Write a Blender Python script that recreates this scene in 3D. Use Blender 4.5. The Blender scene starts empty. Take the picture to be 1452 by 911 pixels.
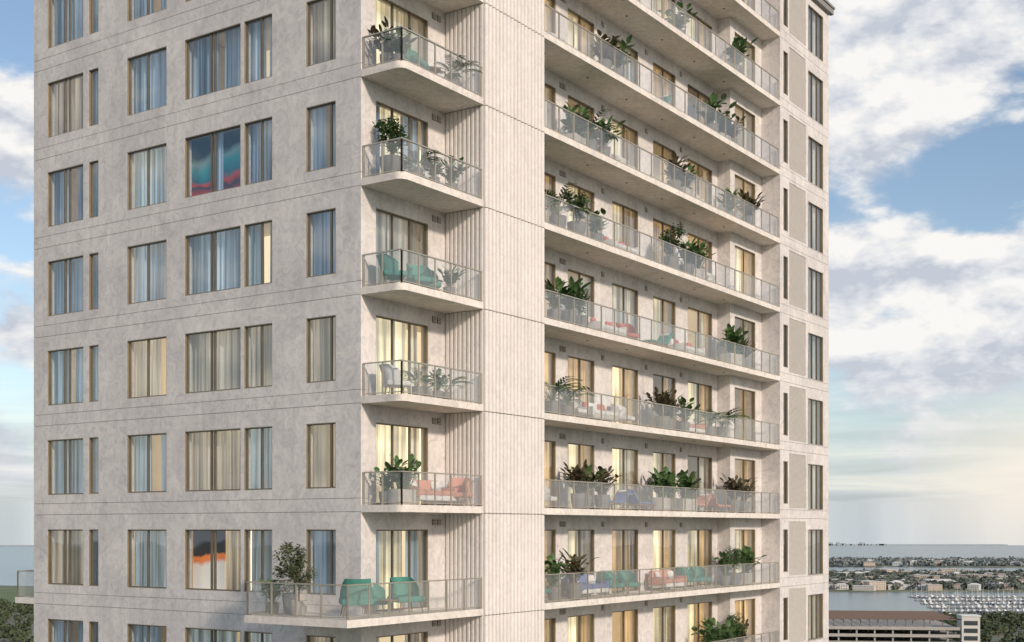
import bpy, bmesh, math, random
from mathutils import Vector, Matrix, Euler, noise as mnoise
random.seed(7)
R=random.Random(11)
scene=bpy.context.scene
scene.view_settings.view_transform='Standard'
scene.view_settings.look='None'
scene.view_settings.exposure=0
COL=scene.collection
ZC=80.0
FH=3.3
def F(k): return 77.44+FH*k
ANG=math.radians(55.7)
C0=Vector((-3.258,38.18,0))
M=Matrix.Translation(C0)@Matrix.Rotation(ANG,4,'Z')

# ------------------------------------------------ materials
def mat_new(name):
    m=bpy.data.materials.new(name); m.use_nodes=True
    nt=m.node_tree; nt.nodes.clear()
    out=nt.nodes.new('ShaderNodeOutputMaterial')
    return m,nt,out
def N(nt,t,**kw):
    n=nt.nodes.new(t)
    for k,v in kw.items():
        if k.startswith('i_'): n.inputs[k[2:].replace('_',' ')].default_value=v
        else: setattr(n,k,v)
    return n
def ramp(nt,pts):
    r=nt.nodes.new('ShaderNodeValToRGB')
    e=r.color_ramp.elements
    e[0].position=pts[0][0]; e[0].color=(*pts[0][1],1)
    e[1].position=pts[-1][0]; e[1].color=(*pts[-1][1],1)
    for p,c in pts[1:-1]:
        x=e.new(p); x.color=(*c,1)
    return r
def simple(name,c1,c2=None,scale=3,rough=.6,metal=0,bump=0,detail=4,coord='Object',spec=.5):
    m,nt,out=mat_new(name)
    b=N(nt,'ShaderNodeBsdfPrincipled'); b.inputs['Roughness'].default_value=rough
    b.inputs['Metallic'].default_value=metal
    b.inputs['Specular IOR Level'].default_value=spec
    tc=N(nt,'ShaderNodeTexCoord')
    no=N(nt,'ShaderNodeTexNoise'); no.inputs['Scale'].default_value=scale; no.inputs['Detail'].default_value=detail
    nt.links.new(tc.outputs[coord],no.inputs['Vector'])
    c2=c2 or tuple(x*.8 for x in c1)
    r=ramp(nt,[(.3,c2),(.7,c1)])
    nt.links.new(no.outputs['Fac'],r.inputs['Fac']); nt.links.new(r.outputs['Color'],b.inputs['Base Color'])
    if bump:
        bp=N(nt,'ShaderNodeBump'); bp.inputs['Strength'].default_value=bump; bp.inputs['Distance'].default_value=.02
        nt.links.new(no.outputs['Fac'],bp.inputs['Height']); nt.links.new(bp.outputs['Normal'],b.inputs['Normal'])
    nt.links.new(b.outputs[0],out.inputs[0])
    return m
def plaster(name,light,dark,k2=.85,k4=.5):
    m,nt,out=mat_new(name)
    b=N(nt,'ShaderNodeBsdfPrincipled'); b.inputs['Roughness'].default_value=.8
    b.inputs['Specular IOR Level'].default_value=.25
    g=N(nt,'ShaderNodeNewGeometry')
    n1=N(nt,'ShaderNodeTexNoise',i_Scale=.5,i_Detail=6.0,i_Roughness=.6,i_Distortion=.9)
    n2=N(nt,'ShaderNodeTexNoise',i_Scale=2.4,i_Detail=6.0,i_Roughness=.68,i_Distortion=2.2)
    n3=N(nt,'ShaderNodeTexNoise',i_Scale=40.0,i_Detail=2.0,i_Roughness=.6)
    mp=N(nt,'ShaderNodeMapping'); mp.inputs['Scale'].default_value=(2.2,2.2,.12)
    n4=N(nt,'ShaderNodeTexNoise',i_Scale=1.6,i_Detail=3.0,i_Roughness=.6)
    for n in (n1,n2,n3): nt.links.new(g.outputs['Position'],n.inputs['Vector'])
    nt.links.new(g.outputs['Position'],mp.inputs['Vector']); nt.links.new(mp.outputs[0],n4.inputs['Vector'])
    r1=ramp(nt,[(.32,dark),(.5,tuple((a+c)/2 for a,c in zip(light,dark))),(.66,light)])
    nt.links.new(n1.outputs['Fac'],r1.inputs['Fac'])
    r2=ramp(nt,[(.36,(.80,.80,.82)),(.5,(.96,.96,.96)),(.62,(1.06,1.05,1.04))])
    nt.links.new(n2.outputs['Fac'],r2.inputs['Fac'])
    mx=N(nt,'ShaderNodeMix',data_type='RGBA',blend_type='MULTIPLY'); mx.inputs[0].default_value=k2
    nt.links.new(r1.outputs[0],mx.inputs[6]); nt.links.new(r2.outputs[0],mx.inputs[7])
    r4=ramp(nt,[(.35,(.88,.875,.87)),(.6,(1.02,1.02,1.02))])
    nt.links.new(n4.outputs['Fac'],r4.inputs['Fac'])
    mx2=N(nt,'ShaderNodeMix',data_type='RGBA',blend_type='MULTIPLY'); mx2.inputs[0].default_value=k4
    nt.links.new(mx.outputs[2],mx2.inputs[6]); nt.links.new(r4.outputs[0],mx2.inputs[7])
    nt.links.new(mx2.outputs[2],b.inputs['Base Color'])
    bp=N(nt,'ShaderNodeBump'); bp.inputs['Strength'].default_value=.25; bp.inputs['Distance'].default_value=.01
    nt.links.new(n3.outputs['Fac'],bp.inputs['Height']); nt.links.new(bp.outputs[0],b.inputs['Normal'])
    nt.links.new(b.outputs[0],out.inputs[0])
    return m
M_CON=plaster('plaster_wall',(.74,.70,.68),(.59,.56,.55))
M_SLAB=plaster('slab_concrete',(.80,.745,.69),(.69,.635,.58))
M_RIB=plaster('ribbed_concrete',(.78,.735,.71),(.72,.68,.655),.5,.5)
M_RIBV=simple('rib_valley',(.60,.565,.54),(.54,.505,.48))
M_GRV=simple('joint_dark',(.28,.265,.25))
M_BRZ=simple('bronze_frame',(.38,.31,.21),(.31,.25,.17),scale=2,rough=.36,metal=.45)
M_MUL=simple('bronze_mullion',(.19,.165,.13),(.15,.13,.105),scale=2,rough=.4,metal=.5)
M_RAIL=simple('champagne_metal',(.54,.48,.39),(.46,.41,.33),scale=2,rough=.35,metal=.6)
M_LOUV=simple('louvre_metal',(.60,.56,.52),(.55,.51,.47),rough=.6)
M_LOUB=simple('louvre_backing',(.45,.42,.385),(.40,.37,.34),rough=.7)
M_VENT=simple('vent_dark',(.12,.11,.10))
M_INW=simple('interior_paint',(.70,.64,.56),(.66,.60,.52),rough=.8)
def glassmat(name,base,gain,tint,diff=0,dc=(.85,.86,.86)):
    m,nt,out=mat_new(name)
    tr=N(nt,'ShaderNodeBsdfTransparent'); tr.inputs[0].default_value=(*tint,1)
    gl=N(nt,'ShaderNodeBsdfGlossy'); gl.inputs['Roughness'].default_value=.015; gl.inputs[0].default_value=(.93,.97,1,1)
    g=N(nt,'ShaderNodeNewGeometry')
    dt=N(nt,'ShaderNodeVectorMath',operation='DOT_PRODUCT'); nt.links.new(g.outputs['Normal'],dt.inputs[0]); nt.links.new(g.outputs['Incoming'],dt.inputs[1])
    ab=N(nt,'ShaderNodeMath',operation='ABSOLUTE'); nt.links.new(dt.outputs['Value'],ab.inputs[0])
    om=N(nt,'ShaderNodeMath',operation='SUBTRACT',use_clamp=True); om.inputs[0].default_value=1; nt.links.new(ab.outputs[0],om.inputs[1])
    pw=N(nt,'ShaderNodeMath',operation='POWER'); pw.inputs[1].default_value=4; nt.links.new(om.outputs[0],pw.inputs[0])
    ma=N(nt,'ShaderNodeMath',operation='MULTIPLY_ADD',use_clamp=True); ma.inputs[1].default_value=gain; ma.inputs[2].default_value=base
    nt.links.new(pw.outputs[0],ma.inputs[0])
    no=N(nt,'ShaderNodeTexNoise',i_Scale=.7,i_Detail=1.0)
    nt.links.new(g.outputs['Position'],no.inputs['Vector'])
    bp=N(nt,'ShaderNodeBump'); bp.inputs['Strength'].default_value=.12; bp.inputs['Distance'].default_value=.05
    nt.links.new(no.outputs['Fac'],bp.inputs['Height']); nt.links.new(bp.outputs[0],gl.inputs['Normal'])
    mx=N(nt,'ShaderNodeMixShader'); nt.links.new(ma.outputs[0],mx.inputs[0])
    src=tr.outputs[0]
    if diff:
        df=N(nt,'ShaderNodeBsdfDiffuse'); df.inputs[0].default_value=(*dc,1)
        m2=N(nt,'ShaderNodeMixShader'); m2.inputs[0].default_value=diff
        nt.links.new(tr.outputs[0],m2.inputs[1]); nt.links.new(df.outputs[0],m2.inputs[2]); src=m2.outputs[0]
    nt.links.new(src,mx.inputs[1]); nt.links.new(gl.outputs[0],mx.inputs[2]); nt.links.new(mx.outputs[0],out.inputs[0])
    return m
M_GLS=glassmat('window_glass',.13,.8,(.84,.90,.93))
M_RGL=glassmat('railing_glass',.05,.7,(.94,.95,.95),diff=.13)
def curtain(name,col,em,ecol):
    m,nt,out=mat_new(name)
    g=N(nt,'ShaderNodeNewGeometry')
    # fold shading put into the cloth colour as dark and light vertical strips
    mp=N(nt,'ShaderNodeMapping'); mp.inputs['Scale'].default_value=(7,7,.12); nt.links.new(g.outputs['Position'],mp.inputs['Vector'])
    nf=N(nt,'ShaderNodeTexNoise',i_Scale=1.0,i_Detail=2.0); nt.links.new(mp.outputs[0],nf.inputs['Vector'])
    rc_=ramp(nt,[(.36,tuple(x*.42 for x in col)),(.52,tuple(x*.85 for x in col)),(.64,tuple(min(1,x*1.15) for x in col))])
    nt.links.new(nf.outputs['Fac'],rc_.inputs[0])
    d=N(nt,'ShaderNodeBsdfDiffuse'); t=N(nt,'ShaderNodeBsdfTranslucent')
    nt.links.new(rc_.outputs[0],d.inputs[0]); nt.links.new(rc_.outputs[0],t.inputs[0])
    mx=N(nt,'ShaderNodeMixShader'); mx.inputs[0].default_value=.4
    nt.links.new(d.outputs[0],mx.inputs[1]); nt.links.new(t.outputs[0],mx.inputs[2])
    e=N(nt,'ShaderNodeEmission'); e.inputs[0].default_value=(*ecol,1)  # cloth glows by itself, as if lit from inside the room
    no=N(nt,'ShaderNodeTexNoise',i_Scale=.45,i_Detail=2.0)
    nt.links.new(g.outputs['Position'],no.inputs['Vector'])
    mr=N(nt,'ShaderNodeMapRange'); mr.inputs[1].default_value=.35; mr.inputs[2].default_value=.68; mr.inputs[3].default_value=em*.3; mr.inputs[4].default_value=em*1.7
    nt.links.new(no.outputs['Fac'],mr.inputs[0])
    mu=N(nt,'ShaderNodeMath',operation='MULTIPLY'); nt.links.new(mr.outputs[0],mu.inputs[0])
    m3=N(nt,'ShaderNodeMapRange'); m3.inputs[1].default_value=.36; m3.inputs[2].default_value=.64; m3.inputs[3].default_value=.5; m3.inputs[4].default_value=1.4
    nt.links.new(nf.outputs['Fac'],m3.inputs[0]); nt.links.new(m3.outputs[0],mu.inputs[1]); nt.links.new(mu.outputs[0],e.inputs[1])
    ad=N(nt,'ShaderNodeAddShader'); nt.links.new(mx.outputs[0],ad.inputs[0]); nt.links.new(e.outputs[0],ad.inputs[1])
    nt.links.new(ad.outputs[0],out.inputs[0]); return m
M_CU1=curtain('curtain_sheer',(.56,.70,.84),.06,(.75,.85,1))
M_CU2=curtain('curtain_linen',(.76,.73,.68),.14,(1,.80,.55))
M_CU3=curtain('curtain_gold',(.62,.48,.30),.26,(1,.60,.26))
M_CU4=curtain('curtain_glowing',(.80,.74,.62),.50,(1,.80,.48))
def room_mat():
    m,nt,out=mat_new('glowing_room_wall')
    d=N(nt,'ShaderNodeBsdfDiffuse'); d.inputs[0].default_value=(.6,.52,.42,1)
    e=N(nt,'ShaderNodeEmission'); e.inputs[0].default_value=(1,.76,.46,1)  # wall emits the warm room light itself, no lamps are modelled
    tc=N(nt,'ShaderNodeTexCoord'); mp=N(nt,'ShaderNodeMapping')
    mp.inputs['Location'].default_value=(0,0,-(77.44%3.3)/3.3); mp.inputs['Scale'].default_value=(1/3.1,1/3.1,1/3.3)
    nt.links.new(tc.outputs['Object'],mp.inputs['Vector'])
    fl=N(nt,'ShaderNodeVectorMath',operation='FLOOR'); nt.links.new(mp.outputs[0],fl.inputs[0])
    wn=N(nt,'ShaderNodeTexWhiteNoise'); nt.links.new(fl.outputs[0],wn.inputs['Vector'])
    mr=N(nt,'ShaderNodeMapRange'); mr.inputs[1].default_value=.25; mr.inputs[2].default_value=.95; mr.inputs[3].default_value=.25; mr.inputs[4].default_value=3.0
    nt.links.new(wn.outputs['Value'],mr.inputs[0]); nt.links.new(mr.outputs[0],e.inputs[1])
    ad=N(nt,'ShaderNodeAddShader'); nt.links.new(d.outputs[0],ad.inputs[0]); nt.links.new(e.outputs[0],ad.inputs[1])
    nt.links.new(ad.outputs[0],out.inputs[0]); return m
M_ROOM=room_mat()
M_LEAF=simple('leaf_green',(.12,.20,.065),(.03,.085,.03),scale=5,rough=.45)
M_LEAF2=simple('leaf_dark_bronze',(.15,.12,.06),(.05,.05,.028),scale=5,rough=.5)
M_LEAF3=simple('leaf_olive',(.17,.20,.10),(.07,.09,.05),scale=5,rough=.6)
M_STEM=simple('bark',(.14,.10,.07),(.08,.055,.04),scale=12,rough=.9)
M_POT=simple('planter_clay',(.50,.46,.41),(.40,.37,.33),scale=6,rough=.7)
M_POTD=simple('planter_dark',(.20,.19,.18),rough=.7)
M_SOIL=simple('soil',(.05,.035,.025),rough=1)
M_TEAL=simple('fabric_teal',(.075,.27,.22),(.05,.20,.165),scale=20,rough=.85)
M_ORG=simple('fabric_coral',(.56,.27,.19),(.48,.22,.15),scale=20,rough=.85)
M_BLUE=simple('fabric_blue',(.14,.19,.38),(.11,.15,.30),scale=20,rough=.85)
M_WHT=simple('fabric_white',(.70,.68,.65),rough=.85)
M_WOOD=simple('teak',(.30,.18,.10),(.20,.11,.06),scale=9,rough=.6)
M_RED=simple('fabric_red',(.50,.14,.11),rough=.85)

# ------------------------------------------------ mesh builder
class MB:
    def __init__(s): s.v=[]; s.f=[]; s.m=[]; s.mats=[]; s.sm=[]
    def mi(s,m):
        if m not in s.mats: s.mats.append(m)
        return s.mats.index(m)
    def box(s,a0,a1,b0,b1,z0,z1,m):
        i=len(s.v); k=s.mi(m)
        s.v+=[(a0,b0,z0),(a1,b0,z0),(a1,b1,z0),(a0,b1,z0),(a0,b0,z1),(a1,b0,z1),(a1,b1,z1),(a0,b1,z1)]
        for q in ((0,3,2,1),(4,5,6,7),(0,1,5,4),(1,2,6,5),(2,3,7,6),(3,0,4,7)):
            s.f.append(tuple(i+x for x in q)); s.m.append(k); s.sm.append(False)
    def face(s,pts,m,smooth=False):
        i=len(s.v); s.v+=[tuple(p) for p in pts]; s.f.append(tuple(range(i,i+len(pts)))); s.m.append(s.mi(m)); s.sm.append(smooth)
    def grid(s,rows,m,smooth=True,close=False):
        i=len(s.v); w=len(rows[0]); k=s.mi(m)
        for r in rows: s.v+=[tuple(p) for p in r]
        for r in range(len(rows)-1):
            for c in range(w-1 if not close else w):
                c2=(c+1)%w
                s.f.append((i+r*w+c,i+r*w+c2,i+(r+1)*w+c2,i+(r+1)*w+c)); s.m.append(k); s.sm.append(smooth)
    def prism(s,poly,z0,z1,m):
        n=len(poly)
        s.face([(x,y,z1) for x,y in poly],m); s.face([(x,y,z0) for x,y in reversed(poly)],m)
        for i in range(n):
            a=poly[i]; b=poly[(i+1)%n]
            s.face([(a[0],a[1],z0),(b[0],b[1],z0),(b[0],b[1],z1),(a[0],a[1],z1)],m)
    def cyl(s,p0,p1,r0,r1,m,n=8,caps=True):
        p0=Vector(p0); p1=Vector(p1); d=(p1-p0).normalized()
        u=d.orthogonal().normalized(); w=d.cross(u)
        ra=[p0+(u*math.cos(t)+w*math.sin(t))*r0 for t in [2*math.pi*i/n for i in range(n)]]
        rb=[p1+(u*math.cos(t)+w*math.sin(t))*r1 for t in [2*math.pi*i/n for i in range(n)]]
        s.grid([ra,rb],m,True,True)
        if caps: s.face(rb,m); s.face(list(reversed(ra)),m)
    def bbox(s,c,size,bev,m,rot=(0,0,0),seg=3):
        bm=bmesh.new(); bmesh.ops.create_cube(bm,size=1)
        bmesh.ops.scale(bm,vec=size,verts=bm.verts)
        bmesh.ops.bevel(bm,geom=list(bm.edges),offset=bev,segments=seg,profile=.5,affect='EDGES')
        mt=Matrix.Translation(c)@Euler(rot).to_matrix().to_4x4()
        bmesh.ops.transform(bm,matrix=mt,verts=bm.verts)
        i=len(s.v); k=s.mi(m); bm.verts.index_update()
        s.v+=[tuple(v.co) for v in bm.verts]
        for f in bm.faces: s.f.append(tuple(i+v.index for v in f.verts)); s.m.append(k); s.sm.append(True)
        bm.free()
    def mesh(s,name):
        me=bpy.data.meshes.new(name); me.from_pydata(s.v,[],s.f)
        for m in s.mats: me.materials.append(m)
        me.polygons.foreach_set('material_index',s.m); me.polygons.foreach_set('use_smooth',s.sm)
        me.update(); return me
def obj(name,me,parent=None,loc=(0,0,0),rz=0,scale=1):
    o=bpy.data.objects.new(name,me); COL.objects.link(o)
    o.location=loc; o.rotation_euler=(0,0,rz); o.scale=(scale,)*3
    if parent: o.parent=parent
    return o
TOW=bpy.data.objects.new('apartment_tower',None); COL.objects.link(TOW)
TOW.location=C0; TOW.rotation_euler=(0,0,ANG)
WT=2.56; WB=.53
AX_END=35.04; B_END=17.67
LW=[(13.93,14.47,[]),(14.78,16.86,[.42,.55]),(10.33,12.38,[.5]),(6.76,9.42,[.48,.54]),(5.33,6.60,[.42]),(2.62,3.86,[.2])]
RW=[(9.3,11.03,[.5]),(11.88,13.87,[.5]),(15.25,17.42,[.5]),(18.72,20.80,[.5]),(21.96,24.47,[.5])]
def wall_x(mb,axis,p0,p1,s0,s1,z0,z1,ops,m):
    def bx(sa,sb,za,zb):
        if sb-sa<1e-4 or zb-za<1e-4: return
        if axis=='b': mb.box(p0,p1,sa,sb,za,zb,m)
        else: mb.box(sa,sb,p0,p1,za,zb,m)
    cur=s0
    for (a,b,zb,zt) in sorted(ops):
        bx(cur,a,z0,z1); bx(a,b,z0,zb); bx(a,b,zt,z1); cur=b
    bx(cur,s1,z0,z1)
def window(mb,axis,p,s0,s1,z0,z1,mull,fw=.022):
    def bx(sa,sb,pa,pb,za,zb,m):
        if axis=='b': mb.box(p+pa,p+pb,sa,sb,za,zb,m)
        else: mb.box(sa,sb,p+pa,p+pb,za,zb,m)
    e=.002
    bx(s0+e,s0+fw,.008,.2,z0+e,z1-e,M_BRZ); bx(s1-fw,s1-e,.008,.2,z0+e,z1-e,M_BRZ)
    bx(s0+fw,s1-fw,.010,.2,z1-fw,z1-e,M_BRZ); bx(s0+fw,s1-fw,.010,.2,z0+e,z0+fw,M_BRZ)
    for q in mull:
        c=s0+(s1-s0)*q; bx(c-.025,c+.025,.05,.13,z0+fw,z1-fw,M_MUL)
    f2=fw+.026
    bx(s0+fw,s0+f2,.06,.12,z0+fw,z1-fw,M_MUL); bx(s1-f2,s1-fw,.06,.12,z0+fw,z1-fw,M_MUL)
    bx(s0+f2,s1-f2,.062,.118,z1-f2,z1-fw,M_MUL); bx(s0+f2,s1-f2,.062,.118,z0+fw,z0+f2,M_MUL)
    g=.09
    if axis=='b': mb.face([(p+g,s0+fw,z0+fw),(p+g,s0+fw,z1-fw),(p+g,s1-fw,z1-fw),(p+g,s1-fw,z0+fw)],M_GLS)
    else: mb.face([(s0+fw,p+g,z0+fw),(s1-fw,p+g,z0+fw),(s1-fw,p+g,z1-fw),(s0+fw,p+g,z1-fw)],M_GLS)
def rib(mb,axis,p,s0,s1,n,z0,z1,out,m):
    """rounded vertical ribs with narrow flat valleys between them"""
    L=(s1-s0)/n
    def P(s,h,z): return (p-h,s,z) if axis=='b' else (s,p-h,z)
    for i in range(n):
        a=s0+L*i
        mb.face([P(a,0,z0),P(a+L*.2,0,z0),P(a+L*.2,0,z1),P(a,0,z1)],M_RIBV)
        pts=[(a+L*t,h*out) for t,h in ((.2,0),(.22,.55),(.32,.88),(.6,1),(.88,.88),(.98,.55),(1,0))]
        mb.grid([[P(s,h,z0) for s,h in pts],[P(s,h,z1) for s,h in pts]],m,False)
        for z in (z0,z1): mb.face([P(s,h,z) for s,h in pts],m)
fm=MB()
ops=[(a,b,WB,WT) for a,b,_ in LW]
wall_x(fm,'b',0,.3,1.6,B_END,.219,3.092,ops,M_CON)
wall_x(fm,'b',0,.3,1.6,B_END,3.108,3.3+.205,[],M_CON)
fm.box(.025,.28,1.625,B_END-.02,3.0,3.6,M_GRV)
for a,b,mu in LW: window(fm,'b',0,a,b,WB,WT,mu)
wall_x(fm,'a',1.6,1.9,.3,4.23,-.22,3.08,[(.70,3.30,.02,WT)],M_CON)
window(fm,'a',1.6,.70,3.30,.02,WT,[.34,.67])
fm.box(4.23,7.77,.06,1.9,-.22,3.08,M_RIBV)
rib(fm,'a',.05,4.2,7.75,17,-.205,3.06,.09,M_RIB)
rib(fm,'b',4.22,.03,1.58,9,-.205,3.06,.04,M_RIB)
wall_x(fm,'a',1.6,1.9,7.77,25.0,-.22,3.08,[(a,b,.02,WT) for a,b,_ in RW],M_CON)
for a,b,mu in RW: window(fm,'a',1.6,a,b,.02,WT,mu)
fm.box(25.0,25.3,.95,1.9,-.22,3.08,M_CON)
wall_x(fm,'a',.95,1.25,25.3,28.57,-.22,3.08,[(25.5,27.85,.02,WT)],M_CON)
window(fm,'a',.95,25.5,27.85,.02,WT,[.5])
wall_x(fm,'a',0,.3,28.57,AX_END,.219,3.092,[(29.0,29.55,.5,WT),(29.72,31.85,.32,2.95),(32.2,34.25,.25,WT)],M_CON)
fm.box(28.57,AX_END,0,.3,3.108,3.505,M_CON)
fm.box(28.6,AX_END-.03,.025,.28,3.0,3.6,M_GRV)
fm.box(28.57,28.87,.3,1.9,-.075,3.2249,M_CON)
window(fm,'a',0,29.0,29.55,.5,WT,[])
window(fm,'a',0,32.2,34.25,.25,WT,[.33,.66])
fm.box(29.72,31.85,.06,.12,.32,2.95,M_LOUB)
z=.35
while z<2.92:
    fm.box(29.73,31.84,.03,.055,z,z+.04,M_LOUV); z+=.058
fm.box(AX_END-.3,AX_END,.3,B_END-.3,-.08,3.218,M_CON)
fm.box(.3,AX_END,B_END-.3,B_END,-.08,3.218,M_CON)
fm.box(.31,AX_END-.31,1.91,B_END-.31,-.2,-.01,M_INW)
for b in (4.6,9.9,13.2): fm.box(.32,3.0,b,b+.1,-.005,3.07,M_INW)
for a in (8.8,14.5,18.1,21.4,25.05): fm.box(a,a+.1,1.92,4.8,-.005,3.07,M_INW)
def vent(a,b,z):
    fm.box(a,a+.2,b-.02,b-.002,z,z+.2,M_VENT)
    for i in range(4): fm.box(a+.01,a+.19,b-.035,b-.02,z+.02+i*.048,z+.04+i*.048,M_LOUV)
for a in (3.5,3.76): vent(a,1.6,2.70)
for a in (11.3,11.52,14.4,18.0,21.2): vent(a,1.6,2.66)
ME_FLOOR=fm.mesh('facade_storey')
bs=MB()
r=.28; poly=[(4.17,0.02)]; 
poly+= [(r-r*math.sin(t),r-r*math.cos(t)) for t in [math.pi/2*i/8 for i in range(9)]]
poly+=[(0,1.6),(4.17,1.6)]
poly=poly[::-1]
bs.prism(poly,-.22,0,M_SLAB)
ls=MB()
ls.box(7.77,25,0,1.6,-.22,0,M_SLAB); ls.box(25,28.57,0,.95,-.22,0,M_SLAB)
for a in (9,12,15,18,21,24): ls.cyl((a,.8,-.235),(a,.8,-.2),.05,.05,M_VENT,12)
ME_CS=bs.mesh('corner_balcony_slab'); ME_LS=ls.mesh('long_balcony_slab')
def railing(mb,path,sp=.87,h=1.0):
    for (p,q) in zip(path[:-1],path[1:]):
        p=Vector(p); q=Vector(q); L=(q-p).length; n=max(1,round(L/sp)); d=(q-p)/L; nn=Vector((-d.y,d.x))
        def obx(c0,c1,w,z0,z1,m):
            a=c0-nn*w; b=c1-nn*w; c=c1+nn*w; e=c0+nn*w
            mb.prism([(a.x,a.y),(b.x,b.y),(c.x,c.y),(e.x,e.y)],z0,z1,m)
        for i in range(n+1):
            c=p+d*(L*i/n)
            obx(c-d*.022,c+d*.022,.022,.001,h-.035,M_RAIL)
            if i<n:
                a=p+d*(L*i/n+.03); b=p+d*(L*(i+1)/n-.03)
                mb.face([(a.x,a.y,.07),(b.x,b.y,.07),(b.x,b.y,h-.05),(a.x,a.y,h-.05)],M_RGL)
                obx(a-d*.007,b+d*.007,.012,.045,.075,M_RAIL)
        obx(p-d*.025,q+d*.025,.028,h-.035,h+.005,M_RAIL)
rc=MB(); railing(rc,[(4.12,.07),(.07,.07),(.07,1.55)]); ME_RC=rc.mesh('corner_railing')
rl=MB(); railing(rl,[(7.85,.07),(28.5,.07)],sp=1.0); ME_RL=rl.mesh('long_railing')
rt=MB(); railing(rt,[(4.12,.07),(-2.33,.07),(-2.33,4.03),(-.03,4.03)],sp=.9); ME_RT=rt.mesh('terrace_railing')
ts=MB(); ts.prism([(4.17,.02),(4.17,1.6),(0,1.6),(0,4.1),(-2.4,4.1),(-2.4,0.02)],-.22,0,M_SLAB); ME_TS=ts.mesh('terrace_slab')
wb=MB(); wb.box(0,8,B_END,B_END+1.15,-.22,0,M_SLAB); railing(wb,[(.07,B_END+.03),(.07,B_END+1.08),(8,B_END+1.08)],sp=.8); ME_WB=wb.mesh('side_balcony')

def add_curt(mb,axis,p,s0,s1,z0,z1,m,ph):
    n=max(6,int((s1-s0)/.025)); lo=[];hi=[]
    for i in range(n+1):
        s=s0+(s1-s0)*i/n
        o=.065*math.sin(s*34+ph+1.6*math.sin(s*4.3+ph))+.03*math.sin(s*13+ph*2)
        o2=o*.8+.015*math.sin(s*9)
        if axis=='b': lo.append((p+o,s,z0)); hi.append((p+o2,s,z1))
        else: lo.append((s,p+o,z0)); hi.append((s,p+o2,z1))
    mb.grid([lo,hi],m,True)
allR=RW+[(.70,3.30,[])]
KMIN=-23; KMAX=9
for k in range(KMIN,KMAX+1):
    z=F(k)
    obj('facade_storey',ME_FLOOR,TOW,(0,0,z))
    obj('long_slab',ME_LS,TOW,(0,0,z)); obj('long_balcony_railing',ME_RL,TOW,(0,0,z))
    if k==0:
        obj('terrace_slab',ME_TS,TOW,(0,0,z)); obj('terrace_railing',ME_RT,TOW,(0,0,z)); obj('side_balcony',ME_WB,TOW,(0,0,z))
    else:
        obj('corner_slab',ME_CS,TOW,(0,0,z)); obj('corner_railing',ME_RC,TOW,(0,0,z))
    cb=MB()
    for (a,b,_) in LW:
        w=b-a; warm=R.random()<(.6 if k<=2 else .12)
        m=M_CU2 if warm else M_CU1
        art=(k in(4,0) and a==6.76)
        if w<.6:
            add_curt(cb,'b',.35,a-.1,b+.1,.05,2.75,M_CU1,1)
            continue
        if art:
            if k==0: add_curt(cb,'b',.42,a+.0,a+w*.42,.05,2.75,m,R.random()*9)
            else:
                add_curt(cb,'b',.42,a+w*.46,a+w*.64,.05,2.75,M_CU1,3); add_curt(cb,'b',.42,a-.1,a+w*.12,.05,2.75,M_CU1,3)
            continue
        x=R.random()
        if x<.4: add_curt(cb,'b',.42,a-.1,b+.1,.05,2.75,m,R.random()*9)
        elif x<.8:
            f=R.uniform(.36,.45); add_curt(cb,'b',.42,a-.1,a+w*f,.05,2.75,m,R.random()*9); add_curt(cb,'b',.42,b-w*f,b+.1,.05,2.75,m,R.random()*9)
        else:
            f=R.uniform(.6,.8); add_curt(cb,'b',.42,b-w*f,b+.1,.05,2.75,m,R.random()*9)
    for (a,b,_) in allR+[(25.5,27.85,[])]:
        p=2.05 if b<25 else 1.42
        w=b-a; m=R.choice([M_CU2,M_CU3,M_CU3] if a>5 else [M_CU2,M_CU2,M_CU1])
        x=R.random()
        if x<.12: add_curt(cb,'a',p,a-.05,b+.05,.03,2.75,m,R.random()*9)
        else:
            f=R.uniform(.16,.32); add_curt(cb,'a',p,a-.05,a+w*f,.03,2.75,m,R.random()*9); add_curt(cb,'a',p,b-w*f,b+.05,.03,2.75,m,R.random()*9)
            if R.random()<.6: add_curt(cb,'a',p+.12,a+w*f,b-w*f,.03,2.75,M_CU4,R.random()*9)
    add_curt(cb,'a',.45,32.2,33.0,.05,2.75,M_CU4 if k<3 else M_CU2,1); add_curt(cb,'a',.45,33.6,34.2,.05,2.75,M_CU2,1)
    obj('curtains',cb.mesh('curtains'),TOW,(0,0,z))
core=MB(); core.box(3.3,31.5,4.9,14.5,.5,F(10)-.2,M_ROOM); obj('glowing_interior_core',core.mesh('core'),TOW)
rf=MB()
rf.box(0,32.0,1.6,B_END,F(10)-.08,F(10)+.9,M_CON)
rf.box(4.17,7.77,0,1.6,F(10)-.22,F(10)+.9,M_CON)
rf.box(7.77,28.6,0,1.6,F(10)-.22,F(10),M_SLAB)
rf.box(31.95,AX_END+.22,-.22,B_END,F(10)+.2,F(10)+.5,M_CON)
rf.box(32.05,AX_END+.2,-.2,-.003,F(9)-.34,F(9)-.05,M_GRV)
rf.box(32.0,AX_END+.26,-.26,-.003,F(9)-.05,F(9)+.06,M_GRV)
rf.box(-.6,AX_END+.6,-.6,B_END+.6,0.2,F(-23)+.2,M_CON)
obj('roof_and_base',rf.mesh('roof_and_base'),TOW)

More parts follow.
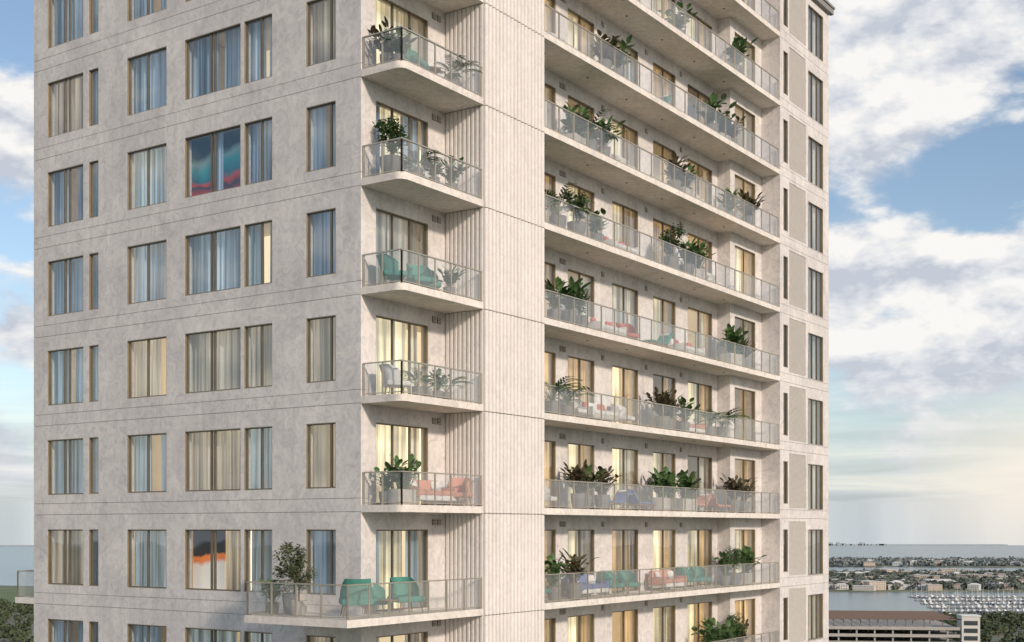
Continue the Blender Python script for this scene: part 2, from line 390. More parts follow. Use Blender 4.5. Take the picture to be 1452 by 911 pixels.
def art_mat(name,stops,scale,dist,es):
    m,nt,out=mat_new(name); b=N(nt,'ShaderNodeBsdfPrincipled'); tc=N(nt,'ShaderNodeTexCoord')
    sp=N(nt,'ShaderNodeSeparateXYZ'); nt.links.new(tc.outputs['Generated'],sp.inputs[0])
    no=N(nt,'ShaderNodeTexNoise',i_Scale=scale,i_Detail=5.0); nt.links.new(tc.outputs['Generated'],no.inputs['Vector'])
    ma=N(nt,'ShaderNodeMath',operation='MULTIPLY_ADD'); ma.inputs[1].default_value=dist
    nt.links.new(no.outputs['Fac'],ma.inputs[0]); nt.links.new(sp.outputs['Z'],ma.inputs[2])
    r=ramp(nt,stops); nt.links.new(ma.outputs[0],r.inputs[0]); nt.links.new(r.outputs[0],b.inputs['Base Color'])
    nt.links.new(r.outputs[0],b.inputs['Emission Color']); b.inputs['Emission Strength'].default_value=es  # canvas also emits its own colours, room lighting put into the material
    nt.links.new(b.outputs[0],out.inputs[0]); return m
A1=art_mat('painting_waves',[(.25,(.01,.02,.03)),(.42,(.55,.02,.02)),(.55,(.02,.03,.04)),(.62,(.60,.05,.03)),(.68,(.02,.15,.18)),(.80,(.03,.28,.30)),(.9,(.20,.32,.31)),(1,(.01,.04,.06))],2.0,.5,.35)
A2=art_mat('painting_dark_orange',[(.3,(.80,.72,.64)),(.64,(.78,.68,.6)),(.70,(.8,.2,.05)),(.75,(.85,.22,.04)),(.78,(.015,.015,.02)),(1,(.02,.02,.025))],1.1,.35,.5)
for (k,m,b0,b1,z0,z1) in ((4,A1,6.5,10.0,.4,2.7),(0,A2,8.15,9.7,.3,2.75)):
    p=MB(); p.box(.62,.66,b0,b1,z0,z1,m); obj('wall_painting',p.mesh('wall_painting'),TOW,(0,0,F(k)))

# ------------------------------------------------ plants & furniture
def leaf(mb,base,az,el,L,W,droop,m):
    base=Vector(base); n=5; rows=[]
    p=base.copy(); e=el
    side=Vector((-math.sin(az),math.cos(az),0))
    for i in range(n+1):
        t=i/n; w=W*math.sin(math.pi*min(1,.12+t*.88))**.8*.5
        d=Vector((math.cos(az)*math.cos(e),math.sin(az)*math.cos(e),math.sin(e)))
        up=side.cross(d)
        rows.append([p+side*w-up*w*.25*-1,p.copy(),p-side*w+up*w*.25])
        p=p+d*(L/n); e-=droop/n
    mb.grid(rows,m,True)
def pot(mb,kind,m,h=.45,r=.24):
    if kind=='box':
        mb.bbox((0,0,h/2),(r*3.4,r*1.7,h),.025,m); mb.box(-r*1.6,r*1.6,-r*.75,r*.75,h-.02,h+.004,M_SOIL)
    else:
        pr=[(r*.7,0),(r*.82,h*.25),(r*.95,h*.6),(r,h),(r*.9,h),(r*.88,h-.05)]
        rows=[[(a*math.cos(t),a*math.sin(t),z) for t in [2*math.pi*i/16 for i in range(16)]] for a,z in pr]
        mb.grid(rows,m,True,True); mb.face(rows[-1],M_SOIL)
def plant_broad(seed,lm,potk='round',n=22,H=1.0,pm=M_POT,lw=1):
    q=random.Random(seed); mb=MB(); pot(mb,potk,pm)
    for i in range(n):
        az=q.uniform(0,6.28); el=q.uniform(.75,1.5); s=q.uniform(.25,1.0)*H
        b=Vector((q.uniform(-.3,.3) if potk=='box' else q.uniform(-.08,.08),q.uniform(-.08,.08),.43))
        d=Vector((math.cos(az)*math.cos(el),math.sin(az)*math.cos(el),math.sin(el)))
        tip=b+d*s*.8
        mb.cyl(b,tip,.012,.008,M_STEM if lm is M_LEAF2 else lm,5,False)
        for j in range(3):
            leaf(mb,tip-d*s*.12*j,az+q.uniform(-1.3,1.3)+j*2,el-.15-.3*j,q.uniform(.20,.34)*H,q.uniform(.12,.19)*H*lw,q.uniform(.5,1.2),lm)
    return mb.mesh('potted_plant')
def plant_palm(seed,lm):
    q=random.Random(seed); mb=MB(); pot(mb,'round',M_POTD)
    for i in range(20):
        az=q.uniform(0,6.28); el=q.uniform(.8,1.45); L=q.uniform(.8,1.25); p=Vector((0,0,.43)); e=el
        for j in range(9):
            d=Vector((math.cos(az)*math.cos(e),math.sin(az)*math.cos(e),math.sin(e))); p2=p+d*L/9
            mb.cyl(p,p2,.008,.006,lm,4,False)
            if j>2:
                for sgn in(-1,1): leaf(mb,p2,az+sgn*.8,e-.1,.22,.06,.5,lm)
            p=p2; e-=.14
    return mb.mesh('potted_palm')
def plant_bush(seed,lm,H=1.5,n=420,rad=.5,trunk=.55,potm=M_POT):
    q=random.Random(seed); mb=MB(); pot(mb,'round',potm,.5,.3)
    cl=[]
    top=Vector((q.uniform(-.05,.05),q.uniform(-.05,.05),.48+trunk*H*.5))
    mb.cyl((0,0,.46),top,.035,.025,M_STEM,7,False)
    for i in range(9):
        az=q.uniform(0,6.28); rr=q.uniform(.2,1)*rad; zz=top.z+q.uniform(.1,1)*H*.55
        c=Vector((math.cos(az)*rr*.7,math.sin(az)*rr*.7,zz)); cl.append((c,q.uniform(.14,.26)))
        mb.cyl(top,c,.018,.006,M_STEM,5,False)
    for i in range(n):
        c,r=q.choice(cl); v=Vector((q.gauss(0,1),q.gauss(0,1),q.gauss(0,1))).normalized()*r*q.uniform(.4,1.15)
        leaf(mb,c+v,q.uniform(0,6.28),q.uniform(-.4,1),q.uniform(.07,.12),.05,.6,lm)
    return mb.mesh('potted_tree')
P_BR=[plant_broad(s,M_LEAF,'round',24,1.15,M_POTD) for s in(1,2)]
P_BX=[plant_broad(s,M_LEAF,'box',40,1.05,M_POT) for s in(3,4)]
P_DK=[plant_broad(s,M_LEAF2,'round',38,1.05,M_POTD,.75) for s in(5,6)]
P_PL=[plant_palm(s,M_LEAF) for s in(7,8)]
P_BU=[plant_bush(9,M_LEAF3,1.5,1300,.6,.5),plant_bush(10,M_LEAF,1.2,1000,.5,.3,M_POTD)]
def put(name,me,k,a,b,rz=0,s=1,dz=.003):
    p=M@Vector((a,b,F(k)+dz)); o=obj(name,me,None,p,ANG+rz,s); return o
def chair_mesh(fm_,seat=.72):
    mb=MB()
    mb.bbox((0,0,.36),(seat,.72,.16),.05,fm_)
    rows=[]
    for j,(z,l) in enumerate(((.40,0),(.60,.05),(.80,.12),(.93,.17))):
        row=[]
        for i in range(13):
            t=math.pi*(i/12)-math.pi/2
            w=seat*.52
            row.append((math.sin(t)*w*(1-.04*j),.10+math.cos(t)*(.28+l)+(0 if abs(t)<1.2 else -.12),z-(.22*j/3 if i in(0,12) else (.12*j/3 if i in(1,11) else 0))))
        rows.append(row)
    mb.grid(rows,fm_,True)
    rows2=[[(x*.86,y-.07,z) for x,y,z in r] for r in rows]
    mb.grid([list(reversed(r)) for r in rows2],fm_,True); mb.grid([rows[-1],rows2[-1]],fm_,True)
    for x in(-1,1):
        mb.grid([[r[0 if x<0 else 12] for r in rows],[r[0 if x<0 else 12] for r in rows2]],fm_,True)
        for y in(-1,1): mb.cyl((x*seat*.36,y*.26,.3),(x*seat*.44,y*.31,0),.02,.014,M_WOOD,8)
    return mb.mesh('lounge_chair')
def sofa_mesh(fm_,pil,W=1.9):
    mb=MB(); mb.bbox((0,0,.24),(W,.82,.16),.03,M_WHT if fm_ is not M_WHT else M_POT)
    for i in(-1,0,1):
        mb.bbox((i*W/3.1,-.03,.40),(W/3.15,.74,.17),.05,fm_)
        mb.bbox((i*W/3.1,.33,.62),(W/3.15,.18,.42),.06,fm_,(-.18,0,0))
    for x in(-1,1):
        mb.bbox((x*W/2.02,0,.42),(.14,.82,.34),.05,fm_)
        for y in(-1,1): mb.cyl((x*W*.42,y*.33,0),(x*W*.42,y*.33,.17),.02,.02,M_WOOD,8)
    mb.bbox((-W*.3,.17,.62),(.4,.14,.38),.06,pil,(-.35,0,.2)); mb.bbox((W*.3,.17,.62),(.4,.14,.38),.06,pil,(-.35,0,-.2))
    return mb.mesh('outdoor_sofa')
def lounger_mesh(fm_):
    mb=MB(); mb.bbox((-.3,0,.32),(1.3,.6,.09),.03,fm_); mb.bbox((.6,0,.56),(.75,.6,.09),.03,fm_,(0,-.75,0))
    mb.bbox((-.3,0,.24),(1.35,.64,.05),.01,M_WOOD)
    for x in(-.85,.3):
        for y in(-.27,.27): mb.bbox((x,y,.11),(.05,.05,.22),.005,M_WOOD)
    mb.bbox((.72,0,.72),(.1,.4,.2),.04,M_WHT,(0,-.75,0))
    return mb.mesh('sun_lounger')
def table_mesh():
    mb=MB(); mb.cyl((0,0,.42),(0,0,.45),.3,.3,M_WOOD,24); mb.cyl((0,0,.02),(0,0,.42),.03,.03,M_RAIL,8); mb.cyl((0,0,0),(0,0,.02),.2,.2,M_RAIL,20)
    return mb.mesh('side_table')
CH_T=chair_mesh(M_TEAL,.8); CH_W=chair_mesh(M_WHT,.75); CH_R=chair_mesh(M_RED,.75); CH_O=chair_mesh(M_ORG,.78)
SO_O=sofa_mesh(M_ORG,M_WHT); SO_W=sofa_mesh(M_WHT,M_RED); SO_B=sofa_mesh(M_BLUE,M_WHT)
LO_O=lounger_mesh(M_ORG); LO_B=lounger_mesh(M_BLUE); LO_T=lounger_mesh(M_TEAL); TB=table_mesh()
PI=math.pi
put('potted_plant',P_DK[0],5,.55,1.0,0,1.05); put('potted_plant',P_BR[0],5,.5,.55,1,.8); put('lounge_chair',CH_T,5,1.4,.75,.3,1.15); put('side_table',TB,5,2.2,.6); put('potted_palm',P_PL[0],5,3.3,.6,0,.9)
put('potted_tree',P_BU[1],4,.55,.85,0,1.25); put('potted_palm',P_PL[0],4,1.4,.6,1,.85); put('potted_plant',P_BR[1],4,2.2,.5,2,.75); put('potted_plant',P_BR[0],4,3.2,.6,1,.85); put('lounge_chair',CH_W,4,2.7,1.1,0)
put('lounge_chair',CH_T,3,.55,.75,.8); put('lounge_chair',CH_T,3,1.7,.65,-.4); put('side_table',TB,3,1.1,1.2); put('potted_plant',P_BR[1],3,3.1,.6,1,.8); put('lounge_chair',CH_T,3,2.45,1.0,-.6)
put('potted_palm',P_PL[1],2,1.5,.6,1,.8); put('potted_plant',P_BR[0],2,2.5,.6,0,.7); put('potted_palm',P_PL[0],2,3.1,.7,1,.75); put('lounge_chair',CH_W,2,.6,.7,.9)
put('potted_plant',P_BX[0],1,.75,.6,0,1.05); put('potted_plant',P_BR[1],1,.45,1.0,0,.9); put('outdoor_sofa',SO_O,1,2.5,.95,0); put('lounge_chair',CH_O,1,3.6,.6,-1.2)
put('potted_tree',P_BU[0],0,-1.2,3.2,0,1.25); put('potted_tree',P_BU[0],0,-1.75,2.5,2,.9); put('potted_plant',P_BR[1],0,-1.7,3.6,2,.8)
put('lounge_chair',CH_T,0,-.9,1.0,2.4,1.2); put('lounge_chair',CH_T,0,1.3,.9,-.4,1.15); put('lounge_chair',CH_T,0,.4,1.25,.3,1.0); put('side_table',TB,0,.1,.6)
put('potted_plant',P_BR[0],-1,1.0,.7)
put('potted_plant',P_BR[0],6,1.0,.7)
LP=[ (7,'DK',0,12.5),(7,'BR',0,19),(7,'BR',1,24.5),
 (6,'DK',1,12.5),(6,'BR',1,13.6),(6,'BR',0,22.0),(6,'BX',1,23.2),(6,'DK',0,24.2),
 (5,'BX',0,10.6),(5,'PL',0,11.6),(5,'BR',0,12.4),(5,'DK',0,18.2),(5,'BX',0,19.3),(5,'BR',0,24.2),(5,'DK',1,25.8),
 (4,'BU',1,10.4),(4,'BR',1,12.1),(4,'BU',1,17.9),(4,'BR',1,19.6),(4,'BX',0,20.3),(4,'PL',0,9.3),
 (3,'BR',0,9.0),(3,'BR',1,9.9),(3,'BU',1,10.9),(3,'BX',1,24.0),(3,'DK',1,25.2),
 (2,'PL',1,9.0),(2,'PL',0,10.1),(2,'DK',0,17.3),(2,'DK',1,18.0),(2,'BR',0,19.2),(2,'PL',0,22.0),(2,'PL',1,23.0),
 (1,'DK',0,10.6),(1,'DK',1,12.3),(1,'BR',0,11.2),(1,'BX',0,17.2),(1,'BR',1,18.1),(1,'BX',1,19.4),(1,'DK',0,24.2),(1,'DK',1,25.2),
 (0,'BR',0,9.2),(0,'DK',0,10.2),(0,'BU',1,24.2),(0,'BX',1,25.4),(0,'BR',0,23.2),
 (-1,'BR',0,22.0),(-1,'BX',0,23.4),(-1,'DK',0,25.2),(-1,'BU',1,24.5)]
D={'DK':P_DK,'BR':P_BR,'BX':P_BX,'PL':P_PL,'BU':P_BU}
for k,t,i,a in LP:
    nm={'PL':'potted_palm','BU':'potted_tree'}.get(t,'potted_plant')
    put(nm,D[t][i],k,a+.25,R.uniform(.45,.7),R.uniform(-.3,.3) if t=='BX' else R.uniform(0,6),R.uniform(1.05,1.35))
for k,me,nm,a,rz in [(1,LO_B,'sun_lounger',14.0,0),(1,LO_B,'sun_lounger',15.9,PI),(1,LO_O,'sun_lounger',21.3,0),(1,LO_O,'sun_lounger',23.2,PI),(1,CH_W,'lounge_chair',9.3,.3),
 (0,CH_T,'lounge_chair',14.2,.2),(0,CH_T,'lounge_chair',15.4,-.2),(0,SO_O,'outdoor_sofa',18.8,0),(0,CH_T,'lounge_chair',20.8,.2),(0,CH_T,'lounge_chair',21.9,-.3),(0,CH_T,'lounge_chair',8.8,.2),(0,SO_B,'outdoor_sofa',12.2,0),
 (2,SO_W,'outdoor_sofa',13.0,0),(2,CH_W,'lounge_chair',15.0,.1),(2,SO_O,'outdoor_sofa',20.7,0),(2,CH_W,'lounge_chair',11.4,0),
 (3,SO_W,'outdoor_sofa',13.6,0),(3,CH_R,'lounge_chair',15.3,-.4),(3,LO_T,'sun_lounger',17.6,0),(3,SO_W,'outdoor_sofa',20.6,0),
 (4,SO_W,'outdoor_sofa',14.6,0),(4,CH_W,'lounge_chair',23.0,0),(5,CH_W,'lounge_chair',15.0,0),(5,CH_W,'lounge_chair',21.5,.2),(6,LO_T,'sun_lounger',17.5,0),(6,CH_W,'lounge_chair',10.2,0),(-1,SO_O,'outdoor_sofa',19.0,0)]:
    put(nm,me,k,a,.95 if 'sofa' in nm or nm=='lounge_chair' else .8,rz)

# ------------------------------------------------ landscape
def watermat():
    m,nt,out=mat_new('sea_water'); b=N(nt,'ShaderNodeBsdfPrincipled'); b.inputs['Roughness'].default_value=.22
    g=N(nt,'ShaderNodeNewGeometry')
    n=N(nt,'ShaderNodeTexNoise',i_Scale=.002,i_Detail=6.0); nt.links.new(g.outputs['Position'],n.inputs['Vector'])
    r=ramp(nt,[(.35,(.06,.11,.13)),(.65,(.11,.17,.19))]); nt.links.new(n.outputs['Fac'],r.inputs[0]); nt.links.new(r.outputs[0],b.inputs['Base Color'])
    n2=N(nt,'ShaderNodeTexNoise',i_Scale=.12,i_Detail=6.0,i_Roughness=.7); nt.links.new(g.outputs['Position'],n2.inputs['Vector'])
    bp=N(nt,'ShaderNodeBump'); bp.inputs['Strength'].default_value=.5; bp.inputs['Distance'].default_value=.8
    nt.links.new(n2.outputs['Fac'],bp.inputs['Height']); nt.links.new(bp.outputs[0],b.inputs['Normal'])
    nt.links.new(b.outputs[0],out.inputs[0]); return m
M_SEA=watermat()
M_GRASS=simple('grass',(.16,.21,.09),(.09,.13,.05),scale=.02,rough=.95,detail=10)
M_LAND=simple('shore_ground',(.20,.21,.16),(.10,.12,.08),scale=.015,rough=.95,detail=10)
M_FAR=simple('far_shore',(.34,.39,.42),(.30,.35,.38),scale=.01,rough=1)  # paler tone, aerial haze put into the shore colour
M_ASPH=simple('asphalt',(.06,.06,.06),(.045,.045,.045),scale=.5,rough=.9)
M_PAINT=simple('road_paint',(.75,.75,.72),rough=.7)
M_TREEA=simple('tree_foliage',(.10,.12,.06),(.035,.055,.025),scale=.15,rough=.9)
M_TREEF=simple('far_foliage',(.16,.18,.145),(.085,.105,.09),scale=.05,rough=.95)  # greyed green, distance haze mixed into the leaf colour
M_TREEG=simple('hazy_foliage',(.24,.27,.26),(.17,.20,.20),scale=.05,rough=.95)  # palest green, stronger distance haze painted into the foliage
s=MB(); s.face([(7000*math.cos(t),7000*math.sin(t),0) for t in [2*PI*i/256 for i in range(256)]],M_SEA); obj('sea',s.mesh('sea'))
def land(name,pts,z,m,rough=25,sub=14):
    P=[]
    n=len(pts)
    for i in range(n):
        a=Vector(pts[i]); b=Vector(pts[(i+1)%n])
        for j in range(sub):
            p=a.lerp(b,j/sub); v=mnoise.noise_vector(Vector((p.x*.006,p.y*.006,3.1)))
            P.append((p.x+v.x*rough,p.y+v.y*rough))
    mb=MB(); mb.prism(P,-1,z,m); obj(name,mb.mesh(name))
land('ground',[(-6000,-3000),(-900,-3000),(900,-3000),(4000,-3000),(4000,700),(700,1090),(420,1110),(120,1250),(-350,1500),(-560,1780),(-900,1850),(-2500,1700),(-6000,900)],1.0,M_LAND,40)
land('peninsula',[(330,1690),(600,1640),(900,1720),(1700,1700),(2300,2000),(1500,2330),(800,2280),(420,2200),(250,1900)],1.2,M_LAND,60)
land('barrier_island',[(650,2780),(1100,2700),(2500,2750),(3000,3200),(1500,3260),(900,3150),(600,2960)],1.2,M_LAND,90)
land('grass_field',[(-1000,1330),(-430,1330),(-430,1560),(-640,1760),(-1000,1780)],1.02,M_GRASS,25)
fs=MB()
q=random.Random(5)
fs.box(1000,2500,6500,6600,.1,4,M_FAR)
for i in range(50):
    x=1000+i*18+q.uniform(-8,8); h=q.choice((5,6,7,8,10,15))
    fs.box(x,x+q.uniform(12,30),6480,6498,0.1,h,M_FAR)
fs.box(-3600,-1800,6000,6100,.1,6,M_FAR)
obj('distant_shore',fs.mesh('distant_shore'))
def tree_mass(name,spots,m,per,leafsz):
    q=random.Random(len(spots)); mb=MB(); k=mb.mi(m)
    for (x,y,z,h,r) in spots:
        mb.cyl((x,y,z),(x,y,z+h*.6),r*.08,r*.04,M_STEM,5,False)
        lob=[(Vector((x+q.uniform(-.5,.5)*r,y+q.uniform(-.5,.5)*r,z+h*q.uniform(.4,.85))),r*q.uniform(.35,.6)) for _ in range(6)]
        for _ in range(per):
            c,rr=q.choice(lob); v=Vector((q.gauss(0,1),q.gauss(0,1),q.gauss(0,.8))).normalized()*rr*q.uniform(.6,1.1)
            p=c+v; n=(v.normalized()+Vector((q.uniform(-.6,.6),q.uniform(-.6,.6),q.uniform(-.3,.8)))).normalized()
            u=n.orthogonal().normalized()*leafsz*q.uniform(.6,1.2); w=n.cross(u)*q.uniform(.6,1)
            mb.face([p-u-w*.6,p+u*.8-w,p+u+w*.7,p-u*.6+w],m)
    obj(name,mb.mesh(name))
q=random.Random(21)
sp=[]
for i in range(260):
    y=q.uniform(700,1080); x=y*q.uniform(.31,.46)
    if y<760 and x<260: continue
    sp.append((x,y,1,q.uniform(6,11),q.uniform(3.5,6)))
for i in range(150):
    y=q.uniform(850,1300); x=-y*q.uniform(.34,.46); sp.append((x,y,1,q.uniform(7,12),q.uniform(4,6.5)))
for i in range(40):
    x=q.uniform(370,450); sp.append((x,q.uniform(1085,1115),1,q.uniform(5,8),q.uniform(4,6)))
tree_mass('coastal_trees',sp,M_TREEA,110,1.0)
sp=[]
for i in range(900):
    y=q.uniform(1680,2240); x=y*q.uniform(.22,.45)
    sp.append((x,y,1,q.uniform(5,10),q.uniform(5,8)))
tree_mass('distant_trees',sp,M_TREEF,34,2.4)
sp=[]
for i in range(500):
    y=q.uniform(2760,3150); x=y*q.uniform(.23,.42); sp.append((x,y,1,q.uniform(6,11),q.uniform(8,14)))
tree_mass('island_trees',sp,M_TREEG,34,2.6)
HW=[simple('house_wall_a',(.62,.60,.56),rough=.8),simple('house_wall_b',(.55,.46,.38),rough=.8),simple('house_wall_c',(.45,.5,.52),rough=.8)]
HR=[simple('roof_pale',(.55,.54,.53),rough=.8),simple('roof_brown',(.30,.26,.24),rough=.9),simple('roof_white',(.74,.74,.73),rough=.7)]
M_WIN=simple('dark_window',(.05,.06,.07),rough=.2)
def house(W,D_,H,wm,rm,hip=True):
    mb=MB(); mb.box(-W/2,W/2,-D_/2,D_/2,0,H,wm)
    if hip:
        o=.6; z=H; rz=H+D_*.22
        a=[(-W/2-o,-D_/2-o,z),(W/2+o,-D_/2-o,z),(W/2+o,D_/2+o,z),(-W/2-o,D_/2+o,z)]; r0=(-W/2+D_/2,0,rz); r1=(W/2-D_/2,0,rz)
        mb.face([a[0],a[1],r1,r0],rm); mb.face([a[2],a[3],r0,r1],rm); mb.face([a[1],a[2],r1],rm); mb.face([a[3],a[0],r0],rm); mb.face(a[::-1],rm)
    else:
        mb.box(-W/2-.3,W/2+.3,-D_/2-.3,D_/2+.3,H,H+.6,rm)
    fl=max(1,int(H/3))
    for f in range(fl):
        n=int(W/3.2)
        for i in range(n):
            x=-W/2+1.2+i*(W-1.2)/n
            mb.box(x,x+1.4,-D_/2-.05,-D_/2-.002,f*3+1,f*3+2.3,M_WIN)
    return mb.mesh('waterfront_house')
HM=[house(18,11,6,HW[0],HR[0]),house(22,12,7.5,HW[1],HR[1]),house(16,11,8,HW[0],HR[2]),house(20,12,6,HW[2],HR[0]),house(40,18,9,HW[0],HR[2],False),house(30,14,12,HW[1],HR[0],False)]
for i in range(150):
    y=q.uniform(1660,2230); x=y*q.uniform(.235,.44); me=q.choice(HM[:4]) if q.random()<.8 else q.choice(HM[4:])
    if i%5==0: y=q.uniform(1665,1760)
    obj('waterfront_house',me,None,(x,y,1.2),q.uniform(-.6,.6),q.uniform(.6,1.0))
for i in range(22):
    y=q.uniform(2760,2950); obj('waterfront_house',q.choice(HM[:4]),None,(y*q.uniform(.24,.41),y,1.2),q.uniform(-.3,.3),1.1)
M_HULL=simple('boat_hull',(.78,.78,.77),(.72,.72,.71),rough=.3)
M_HUL2=simple('boat_hull_navy',(.05,.08,.16),rough=.3)
def boat(sail,hm):
    mb=MB(); L=11; n=9; rows=[]
    for i in range(n):
        t=i/(n-1); w=1.7*(1-max(0,(t-.35)/.65)**2.2)+.03; x=-L/2+L*t
        rows.append([(x,-w,1.3+.3*t),(x,-w*.8,.2),(x,0,-.3),(x,w*.8,.2),(x,w,1.3+.3*t)])
    mb.grid(rows,hm,True); mb.grid([[(r[0][0],r[0][1],r[0][2]) for r in rows],[(r[4][0],r[4][1],r[4][2]) for r in rows]],M_HULL,False)
    mb.face([rows[0][j] for j in range(5)],hm)
    mb.bbox((0.2,0,1.9),(4.2,2.0,.9),.2,M_HULL); mb.box(-1.4,1.8,-1.02,-1.005,1.8,2.1,M_WIN); mb.box(-1.4,1.8,1.005,1.02,1.8,2.1,M_WIN)
    if sail:
        mb.cyl((1,0,1.5),(1,0,15),.11,.07,M_HULL,6); mb.cyl((1,0,3),(-4,0,3),.22,.16,M_HUL2,6)
        mb.cyl((1,0,14.8),(5.3,0,1.6),.03,.03,M_RAIL,4,False); mb.cyl((1,0,14.8),(-5.3,0,1.5),.03,.03,M_RAIL,4,False)
    else:
        mb.bbox((-.2,0,2.8),(2.8,1.9,.8),.15,M_HULL); mb.box(-2.2,1.4,-1.1,1.1,3.6,3.7,M_HULL)
    return mb.mesh('boat')
BT=[boat(True,M_HULL),boat(True,M_HUL2),boat(False,M_HULL)]
M_DOCK=simple('dock_planks',(.35,.32,.28),rough=.9)
for j,y in enumerate((1190,1250,1310,1375,1440,1510)):
    x0=395+j*14; x1=680
    mb=MB(); mb.box(x0,x1,y-1.2,y+1.2,.3,.7,M_DOCK)
    x=x0+3
    while x<x1:
        for sg in(-1,1):
            mb.cyl((x,y+sg*14,-.5),(x,y+sg*14,2.2),.2,.2,M_DOCK,6)
            mb.box(x-.4,x+.4,min(y+sg*1.2,y+sg*14),max(y+sg*1.2,y+sg*14),.3,.65,M_DOCK)
            if q.random()<.72:
                s_=q.random()<.6
                obj('sailboat' if s_ else 'motor_boat',BT[q.choice((0,0,1)) if s_ else 2],None,(x+2.6,y+sg*8,0.1),PI/2*sg+q.uniform(-.03,.03),q.uniform(.6,1.1))
        x+=6
    obj('marina_dock',mb.mesh('marina_dock'))
G=bpy.data.objects.new('parking_garage',None); COL.objects.link(G); G.location=(150,585,0); G.rotation_euler=(0,0,-.12)
M_GC=simple('garage_concrete',(.40,.38,.36),(.33,.31,.29),scale=.3,rough=.9); M_GB=simple('garage_brown_steel',(.17,.12,.10),rough=.7)
g=MB()
for i in range(11):
    z=2+i*3.3
    g.box(-60,52,0,60,z,z+.4,M_GC)
    g.box(-60,52,-.3,-.05,z-.3,z+1.1,M_GC)
    g.box(-60,52,60.05,60.3,z-.3,z+1.1,M_GC)
for x in range(-58,53,8):
    for y in(1,20,40,59): g.box(x,x+.7,y-.4,y+.4,1,35,M_GC)
z=35.4
for x in range(-60,52,4): g.box(x,x+.35,.5,59.5,38.8,39.2,M_GB)
for y in range(1,60,7): g.box(-60,52,y,y+.35,39.2,39.7,M_GB)
for x in range(-60,52,8):
    for y in(1,29,57): g.box(x,x+.35,y,y+.35,35,38.8,M_GB)
obj('decks',g.mesh('decks'),G)
g=MB(); g.box(52.1,60,-1,9,1,41,HW[0]); g.box(51.9,60.4,-1.4,9.4,41,41.5,HR[2])
for i in range(11): g.box(53,59,-1.06,-1.003,3+i*3.4,5+i*3.4,M_WIN)
obj('stair_tower',g.mesh('stair_tower'),G)
rd=MB(); rd.box(230,620,660,672,.9,1.06,M_ASPH); rd.box(230,620,665.9,666.1,1.061,1.066,M_PAINT); rd.box(230,620,657.5,660,.9,1.18,M_GC); rd.box(230,620,672,674.5,.9,1.18,M_GC)
obj('road',rd.mesh('road'))

# ------------------------------------------------ world
SUN_EL=23; to_sun=Vector((.58,-.815,0)).normalized()
az=math.degrees(math.atan2(to_sun.x,to_sun.y))
W=bpy.data.worlds.new('World'); scene.world=W; W.use_nodes=True
nt=W.node_tree; nt.nodes.clear(); L=nt.links.new
out=nt.nodes.new('ShaderNodeOutputWorld')
tc=N(nt,'ShaderNodeTexCoord')
sky=N(nt,'ShaderNodeTexSky'); sky.sky_type='NISHITA'; sky.sun_disc=False
sky.sun_elevation=math.radians(SUN_EL); sky.sun_rotation=math.radians(az); sky.air_density=1.0; sky.dust_density=.8; sky.ozone_density=1.5
mxv=N(nt,'ShaderNodeVectorMath',operation='MAXIMUM'); mxv.inputs[1].default_value=(-2,-2,.02); L(tc.outputs['Generated'],mxv.inputs[0]); L(mxv.outputs[0],sky.inputs[0])
hs=N(nt,'ShaderNodeHueSaturation'); hs.inputs['Saturation'].default_value=.95; hs.inputs['Value'].default_value=1; L(sky.outputs[0],hs.inputs['Color'])
bg1=N(nt,'ShaderNodeBackground'); bg1.inputs[1].default_value=.14; L(hs.outputs[0],bg1.inputs[0])
def cn(offset,det):
    ad=N(nt,'ShaderNodeVectorMath',operation='ADD'); ad.inputs[1].default_value=offset; L(mxv.outputs[0],ad.inputs[0])
    ml=N(nt,'ShaderNodeVectorMath',operation='MULTIPLY'); ml.inputs[1].default_value=(1,1,1.9); L(ad.outputs[0],ml.inputs[0])
    n=N(nt,'ShaderNodeTexNoise',i_Scale=9.5,i_Detail=det,i_Roughness=.58,i_Distortion=.1); L(ml.outputs[0],n.inputs['Vector']); return n.outputs['Fac']
n0=cn((0,0,0),8.0); n1=cn((.008,-.005,.016),5.0)
def pxd(x,y): return Vector((x-726,1828,751-y)).normalized()
def blob(x,y,rad,amp,zs=1.6):
    sb=N(nt,'ShaderNodeVectorMath',operation='SUBTRACT'); sb.inputs[1].default_value=pxd(x,y); L(tc.outputs['Generated'],sb.inputs[0])
    ml=N(nt,'ShaderNodeVectorMath',operation='MULTIPLY'); ml.inputs[1].default_value=(1,1,zs); L(sb.outputs[0],ml.inputs[0])
    le=N(nt,'ShaderNodeVectorMath',operation='LENGTH'); L(ml.outputs[0],le.inputs[0])
    mr=N(nt,'ShaderNodeMapRange',interpolation_type='SMOOTHSTEP'); mr.inputs[1].default_value=0; mr.inputs[2].default_value=rad; mr.inputs[3].default_value=amp; mr.inputs[4].default_value=0
    L(le.outputs['Value'],mr.inputs[0]); return mr.outputs[0]
def add(a,b):
    n=N(nt,'ShaderNodeMath',operation='ADD'); 
    L(a,n.inputs[0]); L(b,n.inputs[1]); return n.outputs[0]
acc=n0
for b in [(1370,430,.13,.26,1.2),(1210,430,.10,.22,1.2),(1430,500,.10,.14,1.2),(1275,448,.045,-.26,1.9),(1240,80,.12,.16,1.0),(1420,20,.08,.14,1.2),(1370,235,.08,-.15,1.5),
          (10,190,.09,.18,1.3),(20,50,.05,-.18,1.0),(20,470,.05,.16,1.6),(25,340,.03,-.14,1.4),(25,565,.03,-.12,1.2),(10,640,.06,.16,1.5)]:
    acc=add(acc,blob(*b))
mask=N(nt,'ShaderNodeMapRange',interpolation_type='SMOOTHSTEP'); mask.inputs[1].default_value=.46; mask.inputs[2].default_value=.64; L(acc,mask.inputs[0])
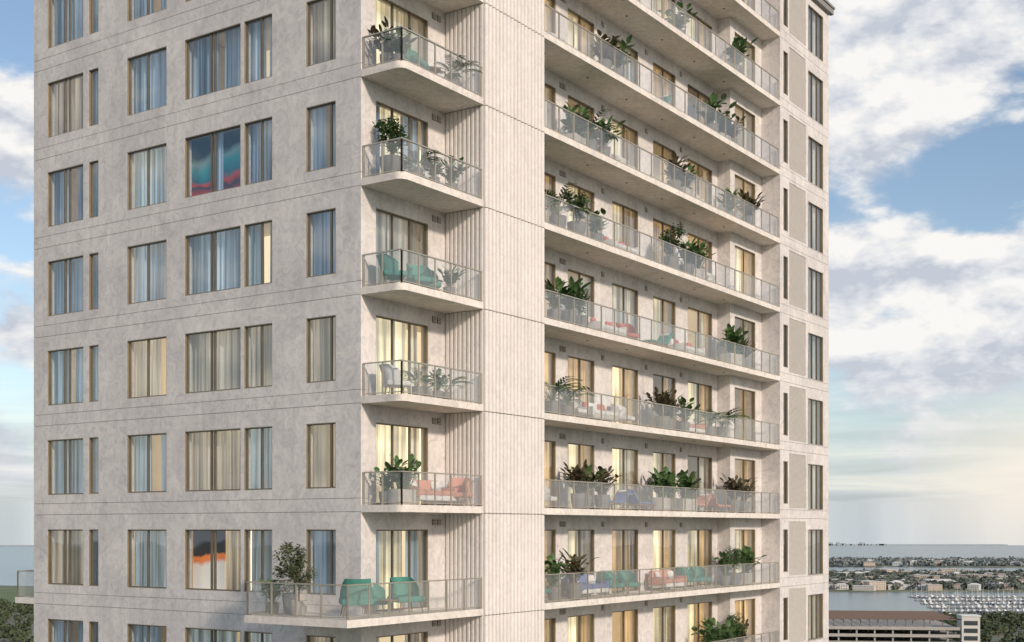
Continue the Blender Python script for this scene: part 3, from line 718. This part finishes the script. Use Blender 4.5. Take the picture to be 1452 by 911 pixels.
df=N(nt,'ShaderNodeMath',operation='SUBTRACT'); L(n0,df.inputs[0]); L(n1,df.inputs[1])
sh=N(nt,'ShaderNodeMapRange'); sh.inputs[1].default_value=-.09; sh.inputs[2].default_value=.07; L(df.outputs[0],sh.inputs[0])
cr=ramp(nt,[(0,(.58,.62,.70)),(.45,(.77,.79,.83)),(1,(.99,.97,.94))]); L(sh.outputs[0],cr.inputs[0])
bg2=N(nt,'ShaderNodeBackground'); bg2.inputs[1].default_value=.97; L(cr.outputs[0],bg2.inputs[0])
ms=N(nt,'ShaderNodeMixShader'); L(mask.outputs[0],ms.inputs[0]); L(bg1.outputs[0],ms.inputs[1]); L(bg2.outputs[0],ms.inputs[2])
spz=N(nt,'ShaderNodeSeparateXYZ'); L(tc.outputs['Generated'],spz.inputs[0])
hz=N(nt,'ShaderNodeMapRange',interpolation_type='SMOOTHSTEP'); hz.inputs[1].default_value=-.01; hz.inputs[2].default_value=.15; hz.inputs[3].default_value=.85; hz.inputs[4].default_value=0; L(spz.outputs['Z'],hz.inputs[0])
mls=N(nt,'ShaderNodeVectorMath',operation='MULTIPLY'); mls.inputs[1].default_value=(5,5,60); L(mxv.outputs[0],mls.inputs[0])
nst=N(nt,'ShaderNodeTexNoise',i_Scale=1.0,i_Detail=6.0,i_Roughness=.55,i_Distortion=.4); L(mls.outputs[0],nst.inputs['Vector'])
rst=ramp(nt,[(.38,(.47,.53,.61)),(.50,(.64,.70,.77)),(.62,(.90,.89,.87))]); L(nst.outputs['Fac'],rst.inputs[0])
bg3=N(nt,'ShaderNodeBackground'); bg3.inputs[1].default_value=.95; L(rst.outputs[0],bg3.inputs[0])
ms2=N(nt,'ShaderNodeMixShader'); L(hz.outputs[0],ms2.inputs[0]); L(ms.outputs[0],ms2.inputs[1]); L(bg3.outputs[0],ms2.inputs[2])
bg4=N(nt,'ShaderNodeBackground'); bg4.inputs[0].default_value=(1,.90,.78,1); bg4.inputs[1].default_value=1.0
gl=blob(1500,690,.15,.8,1.5)
ms3=N(nt,'ShaderNodeMixShader'); L(gl,ms3.inputs[0]); L(ms2.outputs[0],ms3.inputs[1]); L(bg4.outputs[0],ms3.inputs[2])
L(ms3.outputs[0],out.inputs[0])
W.cycles.sampling_method='MANUAL'; W.cycles.sample_map_resolution=512
sl=bpy.data.lights.new('sun','SUN'); sl.energy=3.1; sl.angle=math.radians(4); sl.color=(1,.84,.68)
so=bpy.data.objects.new('sun',sl); COL.objects.link(so)
ce=math.cos(math.radians(SUN_EL)); d=Vector((to_sun.x*ce,to_sun.y*ce,math.sin(math.radians(SUN_EL))))
so.rotation_euler=d.to_track_quat('Z','Y').to_euler(); so.location=(0,0,200)
cam=bpy.data.cameras.new('camera'); co=bpy.data.objects.new('camera',cam); COL.objects.link(co)
co.location=(0,0,ZC); co.rotation_euler=(math.radians(90),0,0)
cam.sensor_width=36; cam.lens=36*1828/1452; cam.shift_y=(751-455.5)/1452; cam.clip_start=.5; cam.clip_end=20000
scene.camera=co
